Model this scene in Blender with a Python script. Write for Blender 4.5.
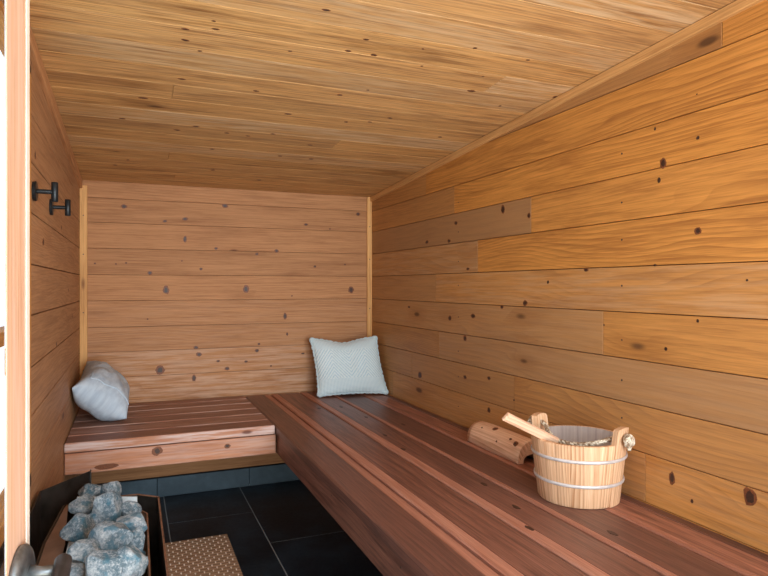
import bpy, bmesh, math, random
from mathutils import Vector, Matrix, noise
V = Vector
random.seed(7)
for o in list(bpy.data.objects): bpy.data.objects.remove(o)
scn = bpy.context.scene
COL = scn.collection
H = 1.137                                   # eye height above the floor
XL, XR, YB = -0.245, 1.368, 3.5             # left wall, right wall, back wall
def CZ(y): return 1.683 + 0.06 * (YB - y)   # underside of the sloping ceiling

# ------------------------------------------------ camera
cam = bpy.data.cameras.new('camera'); cam.sensor_width = 36; cam.lens = 36 * 610 / 768
cam.shift_y = -2 / 768; cam.clip_start = 0.02
co = bpy.data.objects.new('camera', cam); COL.objects.link(co)
co.location = (0, 0, H); co.rotation_euler = (math.pi / 2, 0, -math.atan(253 / 610))
scn.camera = co
# ------------------------------------------------ world, lights, exposure
w = bpy.data.worlds.new('sky'); scn.world = w; w.use_nodes = True
bg = w.node_tree.nodes['Background']
bg.inputs['Color'].default_value = (0.80, 0.91, 1.0, 1); bg.inputs['Strength'].default_value = 3.5
def area(name, loc, rot, sx, sy, power, col, spread=180):
    l = bpy.data.lights.new(name, 'AREA'); l.shape = 'RECTANGLE'; l.size = sx; l.size_y = sy
    l.energy = power; l.color = col; l.spread = math.radians(spread)
    o = bpy.data.objects.new(name, l); COL.objects.link(o); o.location = loc; o.rotation_euler = rot; return o
area('doorway_daylight_fill', (0.75, -0.55, 1.15), (math.radians(90), 0, math.radians(3)), 1.4, 1.5, 44, (0.86, 0.94, 1.0), 95)  # added fill, boosts the sky light entering by the open front
area('upward_fill', (0.5, -0.75, 0.25), (math.radians(118), 0, math.radians(2)), 1.5, 0.5, 26, (1.0, 0.90, 0.74), 120)  # added warm fill aimed upward, imitates bounce from the ground outside
lp = bpy.data.lights.new('warm_fill', 'POINT'); lp.energy = 3.5; lp.color = (1.0, 0.62, 0.25); lp.shadow_soft_size = 0.12  # unseen lamp, added to warm the upper right wall near the front
lo = bpy.data.objects.new('warm_fill', lp); COL.objects.link(lo); lo.location = (0.75, 0.35, 1.70)
vs = scn.view_settings; vs.view_transform = 'Standard'; vs.look = 'None'; vs.gamma = 1; vs.exposure = -0.93; vs.use_curve_mapping = False

# ------------------------------------------------ materials
class NT:
    def __init__(s, name):
        s.m = bpy.data.materials.new(name); s.m.use_nodes = True; s.t = s.m.node_tree
        s.b = s.t.nodes['Principled BSDF']
    def n(s, kind, **kw):
        x = s.t.nodes.new(kind)
        for k, v in kw.items(): setattr(x, k, v)
        return x
    def put(s, sock, v):
        if hasattr(v, 'links') or isinstance(v, bpy.types.NodeSocket): s.t.links.new(v, sock)
        else: sock.default_value = v
    def M(s, op, a, b=0.0, c=0.0, clamp=False):
        x = s.n('ShaderNodeMath', operation=op, use_clamp=clamp)
        s.put(x.inputs[0], a); s.put(x.inputs[1], b); s.put(x.inputs[2], c); return x.outputs[0]
    def xyz(s, x, y, z):
        c = s.n('ShaderNodeCombineXYZ'); s.put(c.inputs[0], x); s.put(c.inputs[1], y); s.put(c.inputs[2], z); return c.outputs[0]
    def sep(s, v):
        c = s.n('ShaderNodeSeparateXYZ'); s.put(c.inputs[0], v); return c.outputs
    def noise(s, vec, scale=1.0, detail=3.0, rough=0.55):
        x = s.n('ShaderNodeTexNoise'); s.put(x.inputs['Vector'], vec); x.inputs['Scale'].default_value = scale
        x.inputs['Detail'].default_value = detail; x.inputs['Roughness'].default_value = rough; return x.outputs['Fac']
    def mix(s, f, a, b, mode='MIX'):
        x = s.n('ShaderNodeMix', data_type='RGBA', blend_type=mode)
        s.put(x.inputs[0], f); s.put(x.inputs[6], a if not isinstance(a, tuple) else a + (1,)); s.put(x.inputs[7], b if not isinstance(b, tuple) else b + (1,)); return x.outputs[2]
    def smooth(s, v, lo, hi, a=0.0, b=1.0):
        x = s.n('ShaderNodeMapRange', interpolation_type='SMOOTHSTEP'); s.put(x.inputs[0], v)
        x.inputs[1].default_value = lo; x.inputs[2].default_value = hi; x.inputs[3].default_value = a; x.inputs[4].default_value = b; return x.outputs[0]
    def bump(s, h, strength, dist):
        x = s.n('ShaderNodeBump'); x.inputs['Strength'].default_value = strength; x.inputs['Distance'].default_value = dist
        s.put(x.inputs['Height'], h); s.t.links.new(x.outputs[0], s.b.inputs['Normal'])
    def base(s, c): s.put(s.b.inputs['Base Color'], c if not isinstance(c, tuple) else c + (1,))
    def set(s, **kw):
        for k, v in kw.items(): s.put(s.b.inputs[k.replace('_', ' ')], v)

def wood(name, light, dark, knot, wear_col, rings=26, ring_amt=0.55, knots=0.5, rough=0.55, fine=0.35, wobble=1.6, spec=0.2, grey=None, blotch=0.35, pw=2.6, streak=0.45):
    """boards: UV in metres (u along the grain); attribute tint = (value, hue, seed, wear)"""
    k = NT(name); uv = k.n('ShaderNodeUVMap', uv_map='UVMap').outputs[0]
    at = k.n('ShaderNodeAttribute', attribute_name='tint'); tc = k.sep(at.outputs['Vector']); wear = k.n('ShaderNodeAttribute', attribute_name='wear').outputs['Fac']
    u, v, _ = k.sep(uv)
    seed = k.M('MULTIPLY', tc[2], 37.0)
    # knots: sparse random cells
    vo = k.n('ShaderNodeTexVoronoi'); k.put(vo.inputs['Vector'], k.xyz(k.M('MULTIPLY', u, 3.2), k.M('MULTIPLY', v, 9.0), seed)); vo.inputs['Scale'].default_value = 1.0
    cell = k.sep(vo.outputs['Color'])
    on = k.M('GREATER_THAN', cell[0], 1.0 - knots)
    size = k.M('MULTIPLY_ADD', cell[1], 0.10, 0.05)
    kd = k.M('DIVIDE', vo.outputs['Distance'], size)
    near = k.M('MULTIPLY', on, k.smooth(kd, 0.6, 4.5, 1.0, 0.0))
    core = k.M('MULTIPLY', on, k.smooth(kd, 0.45, 1.15, 1.0, 0.0))
    # growth rings, wandering slowly along the board and swerving round the knots
    big = k.noise(k.xyz(k.M('MULTIPLY', u, 0.9), k.M('MULTIPLY', v, 5.0), seed), 1.0, 1.5)
    med = k.noise(k.xyz(k.M('MULTIPLY', u, 5.0), k.M('MULTIPLY', v, 22.0), seed), 1.0, 2.0)
    ph = k.M('ADD', k.M('MULTIPLY', v, rings), k.M('MULTIPLY', big, wobble * 6.0))
    ph = k.M('ADD', ph, k.M('MULTIPLY', med, 0.55)); ph = k.M('ADD', ph, k.M('MULTIPLY', near, 1.3))
    fr = k.M('FRACT', ph)
    ring = k.M('MULTIPLY', k.M('POWER', fr, pw), k.smooth(fr, 0.93, 1.0, 1.0, 0.0))
    patch = k.smooth(k.noise(k.xyz(k.M('MULTIPLY', u, 1.4), k.M('MULTIPLY', v, 7.0), k.M('ADD', seed, 5.0)), 1.0, 2.0), 0.3, 0.72)
    ring = k.M('MULTIPLY', ring, k.M('MULTIPLY_ADD', patch, 0.8, 0.2))
    fib = k.noise(k.xyz(k.M('MULTIPLY', u, 6.0), k.M('MULTIPLY', v, 240.0), seed), 1.0, 3.0, 0.7)
    blo = k.noise(k.xyz(k.M('MULTIPLY', u, 2.2), k.M('MULTIPLY', v, 11.0), k.M('ADD', seed, 9.0)), 1.0, 4.0, 0.6)
    c = k.mix(k.M('MULTIPLY', ring, ring_amt), light, dark)
    c = k.mix(k.M('MULTIPLY', k.smooth(fib, 0.42, 0.75), fine), c, dark)
    c = k.mix(k.M('MULTIPLY', k.smooth(blo, 0.5, 0.8), blotch), c, dark)
    stk = k.noise(k.xyz(k.M('MULTIPLY', u, 2.6), k.M('MULTIPLY', v, 58.0), k.M('ADD', seed, 14.0)), 1.0, 4.0, 0.7)
    c = k.mix(k.M('MULTIPLY', k.smooth(stk, 0.50, 0.68), streak), c, dark)
    c = k.mix(k.M('MULTIPLY', k.smooth(stk, 0.47, 0.32), streak * 0.6), c, tuple(min(1, x * 1.35 + .02) for x in light))
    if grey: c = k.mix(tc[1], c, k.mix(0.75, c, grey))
    wn = k.smooth(k.noise(k.xyz(k.M('MULTIPLY', u, 4.0), k.M('MULTIPLY', v, 60.0), k.M('ADD', seed, 3.0)), 1.0, 4.0, 0.65), 0.38, 0.66)
    c = k.mix(k.M('MULTIPLY', wear, wn), c, wear_col)
    c = k.mix(k.M('MULTIPLY', near, 0.30), c, dark)
    c = k.mix(k.M('MULTIPLY', core, 0.85), c, knot)
    hs = k.n('ShaderNodeHueSaturation'); k.put(hs.inputs['Color'], c); k.put(hs.inputs['Value'], k.M('MULTIPLY_ADD', tc[0], 0.55, 0.72))
    k.base(hs.outputs[0]); k.set(Roughness=k.M('MULTIPLY_ADD', fib, 0.25, rough - 0.12), Specular_IOR_Level=spec)
    k.bump(k.M('ADD', k.M('MULTIPLY', ring, 0.5), fib), 0.35, 0.0012)
    return k.m

def plain(name, col, rough=0.5, metal=0.0, nscale=0, namt=0.2, bump=0.0, bscale=200, spec=0.5):
    k = NT(name)
    tcn = k.n('ShaderNodeTexCoord').outputs['Object']
    if nscale:
        f = k.smooth(k.noise(tcn, nscale, 4.0, 0.6), 0.3, 0.7)
        k.base(k.mix(f, tuple(x * (1 - namt) for x in col), tuple(min(1, x * (1 + namt)) for x in col)))
        k.set(Roughness=k.M('MULTIPLY_ADD', f, 0.15, rough - 0.07))
    else: k.base(col); k.set(Roughness=rough)
    k.set(Metallic=metal, Specular_IOR_Level=spec)
    if bump: k.bump(k.noise(tcn, bscale, 3.0), bump, 0.002)
    return k.m

# sauna timber
M_RIGHT = wood('wood_right_wall', (0.64, 0.285, 0.062), (0.27, 0.092, 0.020), (0.10, 0.045, 0.022), (0.62, 0.42, 0.25), rings=62, ring_amt=0.75, knots=0.2, rough=0.5, wobble=2.4, fine=0.5, grey=(0.42, 0.245, 0.125), blotch=0.7, pw=1.8)
M_BACK = wood('wood_back_wall', (0.53, 0.255, 0.107), (0.25, 0.09, 0.030), (0.10, 0.035, 0.018), (0.72, 0.50, 0.36), rings=75, ring_amt=0.5, knots=0.12, rough=0.6, wobble=1.6, fine=0.5, grey=(0.33, 0.22, 0.15), blotch=0.55)
M_LEFT = wood('wood_left_wall', (0.62, 0.32, 0.145), (0.29, 0.115, 0.042), (0.09, 0.035, 0.018), (0.6, 0.42, 0.28), rings=70, ring_amt=0.7, knots=0.18, rough=0.55, wobble=2.2, fine=0.55, grey=(0.30, 0.19, 0.12), blotch=0.45)
M_CEIL = wood('wood_ceiling', (0.76, 0.425, 0.155), (0.23, 0.092, 0.026), (0.07, 0.025, 0.012), (0.85, 0.66, 0.42), rings=80, ring_amt=0.6, knots=0.15, rough=0.5, wobble=1.0, fine=0.8, grey=(0.38, 0.23, 0.12), blotch=0.9, streak=0.75)
M_TRIM = wood('wood_trim', (0.72, 0.40, 0.15), (0.38, 0.16, 0.05), (0.12, 0.045, 0.02), (0.8, 0.6, 0.4), rings=60, ring_amt=0.4, knots=0.3, rough=0.55)
M_BENCH = wood('wood_bench', (0.285, 0.120, 0.080), (0.062, 0.026, 0.021), (0.04, 0.016, 0.012), (0.56, 0.245, 0.155), rings=48, ring_amt=0.75, knots=0.2, rough=0.42, fine=0.7, grey=(0.15, 0.075, 0.062), blotch=0.8, spec=0.45, pw=1.6, streak=0.6)
M_SAP = wood('wood_bench_sapwood', (0.52, 0.235, 0.155), (0.27, 0.10, 0.06), (0.06, 0.02, 0.015), (0.66, 0.36, 0.26), rings=90, ring_amt=0.5, knots=0.15, rough=0.45, fine=0.5, blotch=0.5)
M_BENCHT = wood('wood_bench_top_weathered', (0.40, 0.20, 0.14), (0.15, 0.06, 0.042), (0.05, 0.02, 0.015), (0.60, 0.46, 0.40), rings=70, ring_amt=0.6, knots=0.2, rough=0.5, fine=0.6, grey=(0.24, 0.14, 0.11), blotch=0.6)
M_BENCHF = wood('wood_bench_front', (0.56, 0.25, 0.13), (0.30, 0.10, 0.05), (0.12, 0.035, 0.018), (0.70, 0.56, 0.52), rings=22, ring_amt=0.6, knots=0.25, rough=0.5, grey=(0.45, 0.32, 0.28), blotch=0.5)
M_PINE = wood('wood_bucket', (0.82, 0.54, 0.33), (0.38, 0.14, 0.04), (0.3, 0.12, 0.05), (0.8, 0.6, 0.4), rings=120, ring_amt=1.0, knots=0.1, rough=0.55, fine=0.3, wobble=2.6, blotch=0.3, pw=1.3)
M_PINEIN = wood('wood_bucket_inside', (0.46, 0.40, 0.37), (0.26, 0.22, 0.22), (0.2, 0.12, 0.08), (0.6, 0.5, 0.45), rings=60, ring_amt=0.5, knots=0.02, rough=0.6)
M_HEAD = wood('wood_headrest', (0.90, 0.58, 0.38), (0.45, 0.18, 0.08), (0.10, 0.035, 0.02), (0.75, 0.55, 0.4), rings=90, ring_amt=0.9, knots=0.05, rough=0.55, wobble=1.4)
M_DOOR = wood('wood_door', (0.70, 0.42, 0.27), (0.45, 0.20, 0.10), (0.3, 0.1, 0.05), (0.78, 0.58, 0.48), rings=110, ring_amt=0.6, knots=0.02, rough=0.5)
M_MAT = wood('wood_mat', (0.44, 0.27, 0.165), (0.22, 0.115, 0.06), (0.1, 0.05, 0.03), (0.6, 0.42, 0.28), rings=70, ring_amt=0.5, knots=0.0, rough=0.6)
M_KNOT = plain('knot', (0.055, 0.022, 0.012), 0.5, nscale=300, namt=0.4)
M_HALO = plain('knot_ring', (0.20, 0.062, 0.020), 0.55, nscale=200, namt=0.3)
M_NAIL = plain('nail', (0.05, 0.035, 0.03), 0.5)
M_GAP = plain('dark_gap', (0.045, 0.022, 0.012), 0.8)
M_BLACK = plain('black_metal', (0.012, 0.016, 0.019), 0.38, 0.3, nscale=40, namt=0.2)
M_BRONZE = plain('worn_bronze', (0.20, 0.22, 0.23), 0.42, 0.75, nscale=60, namt=0.35, bump=0.2, bscale=90)
M_DBRONZE = plain('dark_lever', (0.05, 0.045, 0.045), 0.45, 0.5, nscale=60, namt=0.3)
M_STEEL = plain('stove_steel', (0.07, 0.062, 0.055), 0.40, 0.75, nscale=14, namt=0.4)
M_RUST = plain('rusty_edge', (0.22, 0.105, 0.06), 0.6, 0.3, nscale=50, namt=0.45)
M_LSTEEL = plain('bright_steel', (0.80, 0.84, 0.85), 0.4, 0.15, nscale=30, namt=0.15)
M_BAND = plain('bucket_band', (0.66, 0.62, 0.60), 0.4, 0.25, nscale=50, namt=0.12)
M_SEAL = plain('pale_door_edge', (0.86, 0.76, 0.64), 0.5, nscale=30, namt=0.06)
M_GROUT = plain('grout', (0.36, 0.39, 0.40), 0.8)
M_GROUND = plain('ground', (0.42, 0.38, 0.32), 0.9, nscale=5, namt=0.2)

k = NT('slate_tile'); p = k.n('ShaderNodeTexCoord').outputs['Object']
f1 = k.smooth(k.noise(p, 5.0, 6.0, 0.65), 0.35, 0.72); f2 = k.noise(p, 60.0, 4.0, 0.7)
k.base(k.mix(f1, (0.006, 0.013, 0.022), (0.024, 0.048, 0.074))); k.set(Roughness=k.M('MULTIPLY_ADD', f2, 0.3, 0.30), Specular_IOR_Level=0.45)
k.bump(f2, 0.25, 0.001); M_TILE = k.m
k = NT('slate_skirting'); p = k.n('ShaderNodeTexCoord').outputs['Object']
f1 = k.smooth(k.noise(p, 7.0, 6.0, 0.65), 0.35, 0.72)
k.base(k.mix(f1, (0.024, 0.054, 0.078), (0.050, 0.094, 0.13))); k.set(Roughness=0.5); M_SKIRT = k.m
k = NT('sauna_stone'); p = k.n('ShaderNodeTexCoord').outputs['Object']; oi = k.n('ShaderNodeObjectInfo').outputs['Random']
q = k.n('ShaderNodeVectorMath', operation='ADD'); k.put(q.inputs[0], p); k.put(q.inputs[1], k.xyz(k.M('MULTIPLY', oi, 20.0), oi, 0.0)); q = q.outputs[0]
f1 = k.smooth(k.noise(q, 22.0, 5.0, 0.65), 0.38, 0.66); f2 = k.noise(q, 160.0, 4.0, 0.75); f3 = k.smooth(k.noise(q, 32.0, 4.0), 0.50, 0.62)
c = k.mix(f1, (0.095, 0.15, 0.185), (0.38, 0.42, 0.44)); c = k.mix(k.M('MULTIPLY', k.smooth(f2, 0.45, 0.7), 0.6), c, (0.62, 0.62, 0.62))
c = k.mix(k.M('MULTIPLY', k.smooth(f2, 0.55, 0.3), 0.5), c, (0.05, 0.075, 0.09)); c = k.mix(k.M('MULTIPLY', f3, 0.7), c, (0.02, 0.12, 0.18))  # teal patches put the blue cast of shaded sides into the colour
k.base(c); k.set(Roughness=0.75); k.bump(f2, 0.6, 0.003); M_STONE = k.m
k = NT('macrame_yarn'); uv = k.n('ShaderNodeUVMap', uv_map='UVMap').outputs[0]; u, v, _ = k.sep(uv)
s1 = k.M('SINE', k.M('MULTIPLY', k.M('ADD', u, v), 2 * math.pi * 24)); s2 = k.M('SINE', k.M('MULTIPLY', k.M('SUBTRACT', u, v), 2 * math.pi * 24))
dia = k.M('MULTIPLY', s1, s2)
av = k.M('ABSOLUTE', k.M('SUBTRACT', v, 0.52)); band = k.smooth(av, 0.25, 0.28)
rib = k.M('SINE', k.M('MULTIPLY', k.M('ADD', k.M('MULTIPLY', v, 30.0), k.M('MULTIPLY', k.M('ABSOLUTE', k.M('SUBTRACT', k.M('FRACT', k.M('MULTIPLY', u, 2.0)), 0.5)), 22.0)), 2 * math.pi * 0.5))
kn = k.noise(uv, 46.0, 3.0, 0.7)
mid = k.M('ADD', k.M('MULTIPLY', rib, 0.7), k.M('MULTIPLY', k.M('SUBTRACT', kn, 0.5), 2.6))
hh = k.M('ADD', k.M('MULTIPLY', dia, band), k.M('MULTIPLY', mid, k.M('SUBTRACT', 1.0, band)))
k.base(k.mix(k.smooth(hh, -1.0, 0.35), (0.54, 0.76, 0.85), (0.84, 0.98, 1.0))); k.set(Roughness=0.9, Specular_IOR_Level=0.1); k.bump(hh, 0.55, 0.003); M_MACR = k.m
k = NT('cushion_cotton'); uv = k.n('ShaderNodeUVMap', uv_map='UVMap').outputs[0]
k.base(k.mix(k.smooth(k.noise(uv, 9.0, 5.0), 0.3, 0.7), (0.46, 0.57, 0.68), (0.64, 0.76, 0.86))); k.set(Roughness=0.9, Specular_IOR_Level=0.1)
k.bump(k.noise(uv, 260.0, 2.0), 0.3, 0.001); M_COTTON = k.m
k = NT('rope'); p = k.n('ShaderNodeTexCoord').outputs['Object']
k.base(k.mix(k.smooth(k.noise(p, 90.0, 3.0), 0.4, 0.6), (0.30, 0.20, 0.12), (0.74, 0.66, 0.52))); k.set(Roughness=0.85); k.bump(k.noise(p, 500.0, 2.0), 0.5, 0.001); M_ROPE = k.m
k = NT('window_glass'); k.base((1.0, 1.0, 1.0)); k.set(Roughness=0.0, Transmission_Weight=1.0, IOR=1.08); M_GLASS = k.m

# ------------------------------------------------ mesh helpers
class MB:
    """collects geometry with UVs and a tint attribute, builds ONE mesh object"""
    def __init__(s): s.v = []; s.f = []; s.uv = []; s.t = []; s.mi = []; s.sm = []
    def face(s, idx, uvs, tint=(.5, 0, 0, 0), mi=0, smooth=False):
        s.f.append(tuple(idx)); s.uv.append(uvs); s.t.append(tint); s.mi.append(mi); s.sm.append(smooth)
    def poly(s, pts, uvs=None, tint=(.5, 0, 0, 0), mi=0):
        b = len(s.v); s.v += [tuple(p) for p in pts]; s.face(range(b, b + len(pts)), uvs or [(0, 0)] * len(pts), tint, mi)
    def plank(s, o, U, Wd, N, L, W, T, c=0.002, tint=(.5, 0, 0, 0), mi=0, warp=0.0):
        """board: corner o on the visible face's low edge, U along, Wd across, N out of the face; T thickness behind the face"""
        o, U, Wd, N = V(o), V(U).normalized(), V(Wd).normalized(), V(N).normalized()
        ou, ov = random.uniform(0, 30), random.uniform(0, 30)
        rings = [[(-T, 0)], [(-c, 0)], [(0, c)]]
        def P(a, b, d): return tuple(o + U * a + Wd * b + N * d)
        b0 = len(s.v)
        for d, i in ((-T, 0), (-c, 0), (0, c)):
            for (a, b) in ((i, i), (L - i, i), (L - i, W - i), (i, W - i)): s.v.append(P(a, b, d))
        flip = U.cross(Wd).dot(N) < 0
        def q(ids, uvs):
            ids = [b0 + x for x in ids]
            if flip: ids = ids[::-1]; uvs = uvs[::-1]
            s.face(ids, uvs, tint, mi)
        q([8, 9, 10, 11], [(ou, ov), (ou + L, ov), (ou + L, ov + W), (ou, ov + W)])
        q([3, 2, 1, 0], [(ou, ov), (ou + L, ov), (ou + L, ov + W), (ou, ov + W)])
        for lvl, (h0, h1) in enumerate(((0, T - c), (T - c, T))):
            for e in range(4):
                e2 = (e + 1) % 4; A = lvl * 4 + e; B = lvl * 4 + e2; D = A + 4; C2 = B + 4
                if e in (0, 2): uvs = [(ou, ov - T + h0), (ou + L, ov - T + h0), (ou + L, ov - T + h1), (ou, ov - T + h1)]
                else: uvs = [(ou + h0, ov), (ou + h0, ov + W), (ou + h1, ov + W), (ou + h1, ov)]
                q([A, B, C2, D], uvs)
    def box(s, lo, hi, tint=(.5, 0, 0, 0), mi=0, axis=0, c=0.001):
        lo, hi = V(lo), V(hi); d = hi - lo
        ax = [V((1, 0, 0)), V((0, 1, 0)), V((0, 0, 1))]
        a, b, n = {0: (0, 1, 2), 1: (1, 0, 2), 2: (2, 0, 1)}[axis]
        if axis == 2: s.plank(lo + ax[1] * 0, ax[2], ax[0], -ax[1], d[2], d[0], d[1], c, tint, mi)
        else: s.plank(lo + ax[2] * d[2], ax[a], ax[b], ax[2], d[a], d[b], d[2], c, tint, mi)
    def rings(s, rr, closed_u=True, cap0=True, cap1=True, tint=(.5, 0, 0, 0), mi=0, smooth=True, us=1.0, vs=1.0):
        n = len(rr[0]); b = len(s.v)
        for r in rr: s.v += [tuple(p) for p in r]
        for i in range(len(rr) - 1):
            for j in range(n if closed_u else n - 1):
                j2 = (j + 1) % n
                s.face([b + i * n + j, b + i * n + j2, b + (i + 1) * n + j2, b + (i + 1) * n + j],
                       [(i * us, j * vs), (i * us, (j + 1) * vs), ((i + 1) * us, (j + 1) * vs), ((i + 1) * us, j * vs)], tint, mi, smooth)
        if cap0: s.face([b + j for j in range(n)][::-1], [(0, j * vs) for j in range(n)], tint, mi)
        if cap1: s.face([b + (len(rr) - 1) * n + j for j in range(n)], [(0, j * vs) for j in range(n)], tint, mi)
    def tube(s, pts, r, n=12, **kw):
        pts = [V(p) for p in pts]; up = V((0, 0, 1)); rr = []; prev = None
        for i, p in enumerate(pts):
            t = (pts[min(i + 1, len(pts) - 1)] - pts[max(i - 1, 0)]).normalized()
            if prev is None:
                a = t.cross(up if abs(t.z) < .9 else V((1, 0, 0))).normalized()
            else: a = (prev - t * prev.dot(t)).normalized()
            prev = a; bq = t.cross(a); rad = r[i] if isinstance(r, (list, tuple)) else r
            rr.append([p + (a * math.cos(2 * math.pi * j / n) + bq * math.sin(2 * math.pi * j / n)) * rad for j in range(n)])
        s.rings(rr, **kw)
    def disc(s, o, A, B, N, ra, rb, mi, off=0.0006):
        """small irregular flush inlay: a knot, with a ring round it"""
        o, A, B, N = V(o), V(A), V(B), V(N); n = 12; b = len(s.v); w = [random.uniform(.85, 1.15) for _ in range(n)]
        pts = [o + A * (ra * w[j] * math.cos(2 * math.pi * j / n)) + B * (rb * w[j] * math.sin(2 * math.pi * j / n)) for j in range(n)]
        s.v += [tuple(p + N * off) for p in pts]; s.v += [tuple(p - N * 0.002) for p in pts]
        ids = list(range(b, b + n))
        if A.cross(B).dot(N) < 0: ids = ids[::-1]
        s.face(ids, [(0, 0)] * n, (.5, 0, 0, 0), mi)
        for j in range(n): s.face([b + j, b + (j + 1) % n, b + n + (j + 1) % n, b + n + j], [(0, 0)] * 4, (.5, 0, 0, 0), mi)
    def build(s, name, mats, parent=None, origin=(0, 0, 0), fix=False):
        me = bpy.data.meshes.new(name); og = V(origin)
        me.from_pydata([tuple(V(p) - og) for p in s.v], [], s.f)
        ul = me.uv_layers.new(name='UVMap'); at = me.attributes.new('tint', 'FLOAT_VECTOR', 'CORNER'); wt = me.attributes.new('wear', 'FLOAT', 'CORNER')
        ul = me.uv_layers['UVMap']; at = me.attributes['tint']; wt = me.attributes['wear']
        li = 0
        for pi, uvs in enumerate(s.uv):
            for kk in range(len(s.f[pi])):
                ul.data[li].uv = uvs[kk]; at.data[li].vector = s.t[pi][:3]; wt.data[li].value = s.t[pi][3]; li += 1
        me.polygons.foreach_set('material_index', s.mi); me.polygons.foreach_set('use_smooth', s.sm)
        for m in (mats if isinstance(mats, (list, tuple)) else [mats]): me.materials.append(m)
        if fix:
            bm = bmesh.new(); bm.from_mesh(me); bmesh.ops.recalc_face_normals(bm, faces=bm.faces); bm.to_mesh(me); bm.free()
        me.update(); o = bpy.data.objects.new(name, me); COL.objects.link(o); o.location = og
        if parent: o.parent = parent; o.location = og - parent.location if og.length else (-parent.location)
        return o
def thing(name, label, cat, loc=(0, 0, 0), group=None):
    o = bpy.data.objects.new(name, None); COL.objects.link(o); o.location = loc; o.empty_display_size = 0.05
    o['label'] = label; o['category'] = cat
    if group: o['group'] = group
    return o
def tag(o, label, cat, group=None):
    o['label'] = label; o['category'] = cat
    if group: o['group'] = group
    return o
def struct(o): o['kind'] = 'structure'; return o
def rt(val=None, hue=None, wear=0.0, dv=0.12):
    return ((val if val is not None else .5) + random.uniform(-dv, dv), (hue if hue is not None else random.uniform(0, .3)), random.random(), wear)

# ================================================ the room
COURSES = [-0.20, -0.08, 0.055, 0.19, 0.32, 0.42, 0.515, 0.655, 0.792, 0.92, 1.059, 1.195, 1.333, 1.468, 1.595, 1.76, 1.9]
COURSES = [0.108, 0.245, 0.380, 0.515, 0.655, 0.790, 0.920, 1.059, 1.195, 1.333, 1.468, 1.595, 1.735, 1.9]
G = 0.0015

# ---- right wall: boards along y, joints where the photo shows them (y of joint, far board tint, near board tint)
mb = MB(); mb.box((XR + 0.0225, -0.1, 0.0), (XR + 0.06, YB + 0.02, 1.94), mi=3)
RJ = {1.735: [1.088], 0.515: [3.166, 1.335], 0.655: [2.913, 1.986], 0.790: [2.608], 0.920: [1.505], 1.059: [2.643], 1.195: [2.254], 1.333: [1.878], 1.468: [2.46], 1.595: [2.748]}
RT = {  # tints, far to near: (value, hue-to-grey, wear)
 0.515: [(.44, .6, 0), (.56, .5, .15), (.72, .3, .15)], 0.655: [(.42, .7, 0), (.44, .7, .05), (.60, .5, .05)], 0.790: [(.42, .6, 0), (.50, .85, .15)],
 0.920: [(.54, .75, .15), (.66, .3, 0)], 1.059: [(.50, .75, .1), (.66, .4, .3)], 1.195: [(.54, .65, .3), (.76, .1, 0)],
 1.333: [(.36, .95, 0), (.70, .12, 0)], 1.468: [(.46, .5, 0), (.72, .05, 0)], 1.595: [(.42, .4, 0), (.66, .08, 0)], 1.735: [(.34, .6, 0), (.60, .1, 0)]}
for z0, z1 in zip(COURSES[:-1], COURSES[1:]):
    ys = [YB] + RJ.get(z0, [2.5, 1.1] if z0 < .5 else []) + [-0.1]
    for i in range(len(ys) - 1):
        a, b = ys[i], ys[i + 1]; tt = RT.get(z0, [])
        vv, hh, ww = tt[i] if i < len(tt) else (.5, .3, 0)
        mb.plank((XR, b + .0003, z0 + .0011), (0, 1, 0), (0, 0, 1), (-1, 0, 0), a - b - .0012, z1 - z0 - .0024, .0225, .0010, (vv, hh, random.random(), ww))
KR=[(2.062,1.442,0.0180,0.0179),(1.890,1.399,0.0140,0.0119),(1.441,1.979,0.0040,0.0030),(1.154,1.825,0.0150,0.0078),(1.161,1.639,0.0050,0.0026),(1.158,1.524,0.0100,0.0078),(1.158,1.281,0.0130,0.0105),(1.582,1.189,0.0140,0.0065),(1.299,1.196,0.0110,0.0057),(1.158,1.046,0.0080,0.0078),(1.261,0.963,0.0100,0.0083),(2.069,1.053,0.0140,0.0080),(2.292,1.007,0.0250,0.0108),(2.951,1.025,0.0190,0.0064),(2.499,0.988,0.0200,0.0139),(2.361,0.906,0.0180,0.0133),(2.165,0.756,0.0160,0.0083),(1.986,0.696,0.0100,0.0058),(2.361,0.733,0.0180,0.0089),(1.500,1.015,0.0060,0.0047),(1.240,0.611,0.0130,0.0192),(1.176,0.569,0.0090,0.0092),(1.013,0.632,0.0210,0.0239),(2.165,0.624,0.0160,0.0124),(2.817,0.681,0.0290,0.0179),(1.271,1.479,0.0140,0.0167),(1.285,1.434,0.0110,0.0140),(1.299,1.581,0.0070,0.0085),(1.416,1.816,0.0040,0.0030),(2.442,1.424,0.0180,0.0091),(2.737,1.357,0.0220,0.0100),(2.508,1.347,0.0190,0.0093),(2.335,1.212,0.0170,0.0066),(1.778,1.151,0.0110,0.0107),(1.020,1.151,0.0060,0.0048),(1.915,1.073,0.0190,0.0113)]
for y, z, ra, rb in KR: 
    if ra > .012: mb.disc((XR, y, z), (0, 1, 0), (0, 0, 1), (-1, 0, 0), ra * .8, rb * .95, 2, .0003)
    mb.disc((XR, y, z), (0, 1, 0), (0, 0, 1), (-1, 0, 0), ra * .5, rb * .6, 1)
for z in (.60, .72, .86, 0.99, 1.13, 1.26, 1.40, 1.53):      # the nail line
    for y in (1.425, 2.42): mb.disc((XR, y, z + random.uniform(-.02, .02)), (0, 1, 0), (0, 0, 1), (-1, 0, 0), .003, .003, 4)
struct(mb.build('wall_right', [M_RIGHT, M_KNOT, M_HALO, M_GAP, M_NAIL]))

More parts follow.
